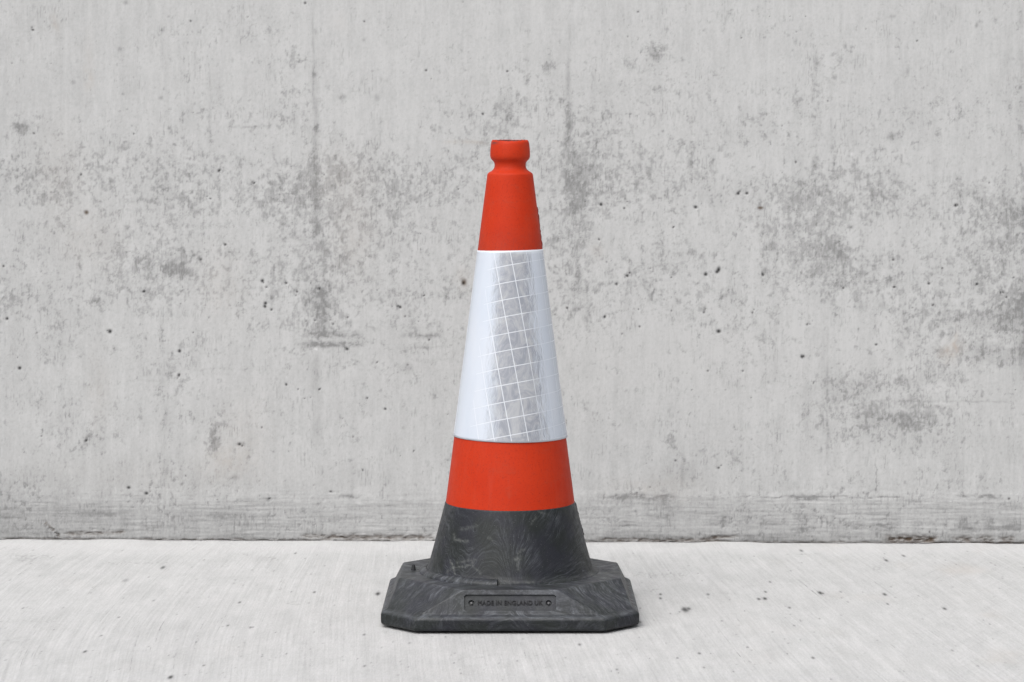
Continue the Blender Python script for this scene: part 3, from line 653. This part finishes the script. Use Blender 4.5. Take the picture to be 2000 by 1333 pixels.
    prof = resample(prof, 0.0018)
    def fattr(X, Y, Z, T):
        t = (T + math.pi) % (2 * math.pi) - math.pi
        x, z = t * 0.118, Z - 0.050
        wx = 0.006 * fbm(x * 20, Z * 20, 51, 2); wz_ = 0.006 * fbm(x * 20, Z * 20, 52, 2)
        xx, zz_ = x + wx * 1.2, z + wz_
        # fan rising from the front of the base and leaning over to the right
        ang = np.arctan2(xx - 0.004, zz_ + 0.012)
        rad = np.hypot(xx - 0.004, zz_ + 0.012)
        curl = ang * 0.42 - 0.7 * rad * sstep(-0.02, 0.08, xx)
        left = sstep(0.0, -0.06, xx + 0.01)
        across = curl * (1 - left) + left * (0.42 * ang * 0.5 + 4.0 * zz_ + 2.6 * xx + 0.10 * fbm(x * 30, Z * 30, 57, 3)) * 0.5
        # pale torn web low on the left
        cells = []
        px_, py_ = 996 + (X) / (D + Y) * F, HY + (ZC - Z) / (D + Y) * F
        w = np.zeros_like(px_)
        jx, jy = 2.2 * gnoise(px_ / 7, py_ / 7, 61), 2.2 * gnoise(px_ / 7, py_ / 7, 62)
        def seg(x0, y0, x1, y1, wd, a):
            dx, dy = x1 - x0, y1 - y0; L2 = dx * dx + dy * dy
            tt = np.clip(((px_ + jx - x0) * dx + (py_ + jy - y0) * dy) / L2, 0, 1)
            d = np.hypot(px_ + jx - x0 - tt * dx, py_ + jy - y0 - tt * dy)
            return a * np.exp(-0.5 * (d / wd) ** 2)
        for sgm in [(886, 1110, 921, 1104, 1.0, .75), (879, 1095, 886, 1112, 1.5, .7), (886, 1110, 888, 1121, 1.3, .7), (886, 1108, 872, 1118, 1.4, .45), (921, 1104, 938, 1120, 1.8, .45), (921, 1104, 928, 1094, 1.5, .5), (928, 1094, 892, 1098, 1.8, .4),
                    (886, 1045, 888, 1055, 1.6, .5), (888, 1055, 912, 1058, 2.2, .5), (900, 1035, 930, 1028, 2.6, .28), (952, 1050, 962, 1055, 1.6, .4), (1008, 1094, 1015, 1090, 3.0, .55), (1012, 1080, 1025, 1072, 1.6, .4), (1010, 1094, 1012, 1110, 2.4, .35), (1048, 1010, 1038, 1024, 1.4, .35), (1052, 1000, 1068, 1005, 1.4, .35), (975, 1141, 1040, 1138, 1.4, .4)]:
            w = np.maximum(w, seg(*sgm))
        w *= 0.25 + 0.6 * sstep(-.2, .3, fbm(px_ / 4, py_ / 4, 65, 2))
        return {'flow_across': across, 'flow_along': rad * 4 + 0 * T, 'wisp': np.clip(w, 0, 1)}
    lathe('skirt', prof, M_sk, root, 420, attrs=fattr)
    flash('mould_seam', [(float(np.interp(z, [0.1, 0.138, 0.172], [0.1222, 0.1125, 0.1036])), z) for z in np.arange(0.118, 0.171, 0.0025)], M_dk, 8, 0.0014)

    # --- collar bead: one raised arc, front left, ending squarely
    prof = [(0.1315, 0.0615), (0.1330, 0.0695), (0.1350, 0.0712), (0.1400, 0.0700), (0.1450, 0.0668), (0.1462, 0.0645), (0.1464, 0.0610)]
    def caps(o):
        bm = bmesh.new(); bm.from_mesh(o.data)
        bmesh.ops.holes_fill(bm, edges=[e for e in bm.edges if e.is_boundary], sides=64)
        bm.to_mesh(o.data); bm.free()
    def dz(X, Y, Z, T):
        t = T
        return X, Y, Z - 0.0035 * sstep(-0.75, -1.45, t) * (Z > 0.062)
    o = lathe('collar_bead', prof, M_ba, root, 80, -1.75, -0.14, zfun=dz); caps(o)

    # --- base plate: chamfered slab rising to an octagonal top
    rings = [(0.0030, 0.1965, 0.1440), (0.0060, 0.1992, 0.1455), (0.0205, 0.1992, 0.1455), (0.0240, 0.1960, 0.1420), (0.0275, 0.1890, 0.1370), (0.0625, 0.1740, 0.0720)]
    bm = bmesh.new(); prev = None
    for z, h, c in rings:
        pts = [(c, -h), (h, -c), (h, c), (c, h), (-c, h), (-h, c), (-h, -c), (-c, -h)]
        vs = [bm.verts.new((x, y, z)) for x, y in pts]
        if prev:
            for i in range(8): bm.faces.new((prev[i], prev[(i + 1) % 8], vs[(i + 1) % 8], vs[i]))
        else: bm.faces.new(vs[::-1])
        prev = vs
    bm.faces.new(prev)
    me = bpy.data.meshes.new('base_plate'); bm.to_mesh(me); bm.free()
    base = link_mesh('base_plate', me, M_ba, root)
    bv = base.modifiers.new('b', 'BEVEL'); bv.width = 0.0042; bv.segments = 4; bv.limit_method = 'ANGLE'; bv.angle_limit = R(14)
    top, bot = Vector((0, -0.1740, 0.0625)), Vector((0, -0.1890, 0.0275))
    down = (bot - top).normalized(); nrm = Vector((0, down.z, -down.y)); nrm = nrm if nrm.y < 0 else -nrm
    Lf = (bot - top).length; cen = top + down * Lf * 0.53
    RM = Matrix((Vector((1, 0, 0)), -down, nrm)).transposed().to_4x4()
    def box(name, w, h, d, rad):
        bm = bmesh.new()
        bmesh.ops.create_cube(bm, size=1, matrix=Matrix.Diagonal((w, h, d, 1)))
        ed = [e for e in bm.edges if abs((e.verts[0].co - e.verts[1].co).z) > d * .9]
        bmesh.ops.bevel(bm, geom=ed, offset=rad, segments=4, affect='EDGES')
        me = bpy.data.meshes.new(name); bm.to_mesh(me); bm.free(); return me
    # cutters (removed again after use)
    cut = []
    c1 = bpy.data.objects.new('cut', box('cut', 0.1405, 0.0250, 0.0064, 0.0018)); c1.matrix_world = Matrix.Translation(cen) @ RM; cut.append(c1)
    for sx in (-1, 1):
        bm = bmesh.new(); bmesh.ops.create_cone(bm, cap_ends=True, segments=24, radius1=0.0048, radius2=0.0048, depth=0.012)
        mm = bpy.data.meshes.new('cut'); bm.to_mesh(mm); bm.free()
        c = bpy.data.objects.new('cut', mm); c.matrix_world = Matrix.Translation(cen + Vector((sx * 0.0590, 0, 0)) - nrm * 0.0015) @ RM; cut.append(c)
    for (x, y, w, h, d) in [(0.155, -0.000, 0.020, 0.0035, 0.006), (-0.158, 0.0, 0.032, 0.0016, 0.003), (0.158, 0.0005, 0.03, 0.0008, 0.0012), (-0.118, -0.1365, 0.010, 0.0035, 0.002)]:
        c = bpy.data.objects.new('cut', box('cut', w, h, d * 2, min(w, h) * .3)); c.location = (x, y, 0.0625); cut.append(c)
    for c in cut:
        COL.objects.link(c)
        b = base.modifiers.new('c', 'BOOLEAN'); b.object = c; b.operation = 'DIFFERENCE'; b.solver = 'EXACT'
    root.location = (0, 0, 0)
    bpy.context.view_layer.update()
    dg = bpy.context.evaluated_depsgraph_get()
    me2 = bpy.data.meshes.new_from_object(base.evaluated_get(dg))
    base.modifiers.clear(); base.data = me2
    for c in cut: bpy.data.objects.remove(c)
    me2.polygons.foreach_set('use_smooth', np.ones(len(me2.polygons), bool))
    me2.set_sharp_from_angle(angle=R(32))
    wn = base.modifiers.new('w', 'WEIGHTED_NORMAL'); wn.keep_sharp = True
    root.location = (AX, 0, 0)

    floor_p = cen - nrm * 0.0032
    # lettering raised on the recess floor
    fc = bpy.data.curves.new('lettering', 'FONT'); fc.body = 'MADE IN ENGLAND UK'; fc.size = 0.0098; fc.align_x = 'CENTER'; fc.align_y = 'CENTER'
    fc.extrude = 0.0013; fc.bevel_depth = 0.0001; fc.space_character = 1.06
    to = bpy.data.objects.new('lettering', fc); COL.objects.link(to); bpy.context.view_layer.update()
    tm = bpy.data.meshes.new_from_object(to.evaluated_get(bpy.context.evaluated_depsgraph_get()))
    bpy.data.objects.remove(to)
    w = max(v.co.x for v in tm.vertices) - min(v.co.x for v in tm.vertices)
    tm.transform(Matrix.Diagonal((0.0990 / w, 1.0, 1, 1))); tm.transform(Matrix.Translation(floor_p + nrm * 0.0003) @ RM)
    tm.materials.clear()
    lt = link_mesh('lettering', tm, mat_plain('black_lettering_rubber', (0.010, 0.010, 0.012), 0.6, 0.25), base); lt['label'] = 'raised moulded words MADE IN ENGLAND UK'
    M_rv = mat_plain('scuffed_grey_rivet', (0.13, 0.13, 0.135), 0.4, 0.5)
    for sx in (-1, 1):
        bm = bmesh.new(); bmesh.ops.create_uvsphere(bm, u_segments=20, v_segments=10, radius=0.0021)
        mm = bpy.data.meshes.new('rivet'); bm.to_mesh(mm); bm.free()
        mm.transform(Matrix.Translation(cen + Vector((sx * 0.0590, 0, 0)) - nrm * 0.0052) @ RM @ Matrix.Diagonal((1, 1, 1.3, 1)))
        mm.polygons.foreach_set('use_smooth', np.ones(len(mm.polygons), bool))
        link_mesh('rivet', mm, M_rv, base)
    # stacking lug on the left shoulder
    bm = bmesh.new(); bmesh.ops.create_cone(bm, cap_ends=True, segments=20, radius1=0.0042, radius2=0.0024, depth=0.0095)
    bmesh.ops.bevel(bm, geom=[e for e in bm.edges if e.verts[0].co.z > 0 and e.verts[1].co.z > 0], offset=0.0008, segments=2, affect='EDGES')
    mm = bpy.data.meshes.new('stacking_lug'); bm.to_mesh(mm); bm.free(); mm.transform(Matrix.Translation((-0.1545, 0.000, 0.0625 + 0.0040)))
    link_mesh('stacking_lug', mm, M_dk, root)
    # four low feet under the slab keep a thin dark gap
    for sx in (-1, 1):
        for sy in (-1, 1):
            bm = bmesh.new(); bmesh.ops.create_cube(bm, size=1, matrix=Matrix.Translation((sx * 0.13, sy * 0.13, 0.0015)) @ Matrix.Diagonal((0.06, 0.06, 0.0052, 1)))
            mm = bpy.data.meshes.new('foot'); bm.to_mesh(mm); bm.free(); link_mesh('foot', mm, M_dk, base)
    return root

build_wall(); build_ground(); build_cone()

# ================================================================== CAMERA, LIGHT, RENDER
cam = bpy.data.cameras.new('camera'); co = bpy.data.objects.new('camera', cam); COL.objects.link(co)
co.location = (0, -D, ZC); co.rotation_euler = (R(90), 0, 0)
cam.sensor_width = 36; cam.lens = F / 2000 * 36; cam.shift_y = (HY - 666.5) / 2000
cam.clip_start = 0.05; cam.clip_end = 500
scene.camera = co

SUN_EL, SUN_AZ = R(56), R(-31)      # from the upper left, in front of the wall
sd = Vector((math.sin(SUN_AZ) * math.cos(SUN_EL), -math.cos(SUN_AZ) * math.cos(SUN_EL), math.sin(SUN_EL)))
sun = bpy.data.lights.new('sun', 'SUN'); so_ = bpy.data.objects.new('sun', sun); COL.objects.link(so_)
sun.energy = 1.4; sun.angle = R(75); sun.color = (1.0, 0.99, 0.985)
so_.rotation_euler = sd.to_track_quat('Z', 'Y').to_euler()

w = bpy.data.worlds.new('World'); scene.world = w; w.use_nodes = True
nt = w.node_tree; N = NT(nt); bg = nt.nodes['Background']
sky = N.n('ShaderNodeTexSky', sky_type='NISHITA', sun_disc=False)
sky.sun_elevation = SUN_EL; sky.sun_rotation = math.atan2(sd.x, sd.y)
sky.air_density = 1.0; sky.dust_density = 6.0
hs = N.n('ShaderNodeHueSaturation'); hs.inputs['Saturation'].default_value = 0.30
N.link(sky.outputs[0], hs.inputs['Color']); N.link(hs.outputs[0], bg.inputs['Color'])
bg.inputs['Strength'].default_value = 0.11

scene.render.engine = 'CYCLES'
vs = scene.view_settings
scene.display_settings.display_device = 'sRGB'
vs.view_transform = 'Standard'; vs.look = 'None'; vs.gamma = 1.0; vs.exposure = 0.50; vs.use_curve_mapping = False
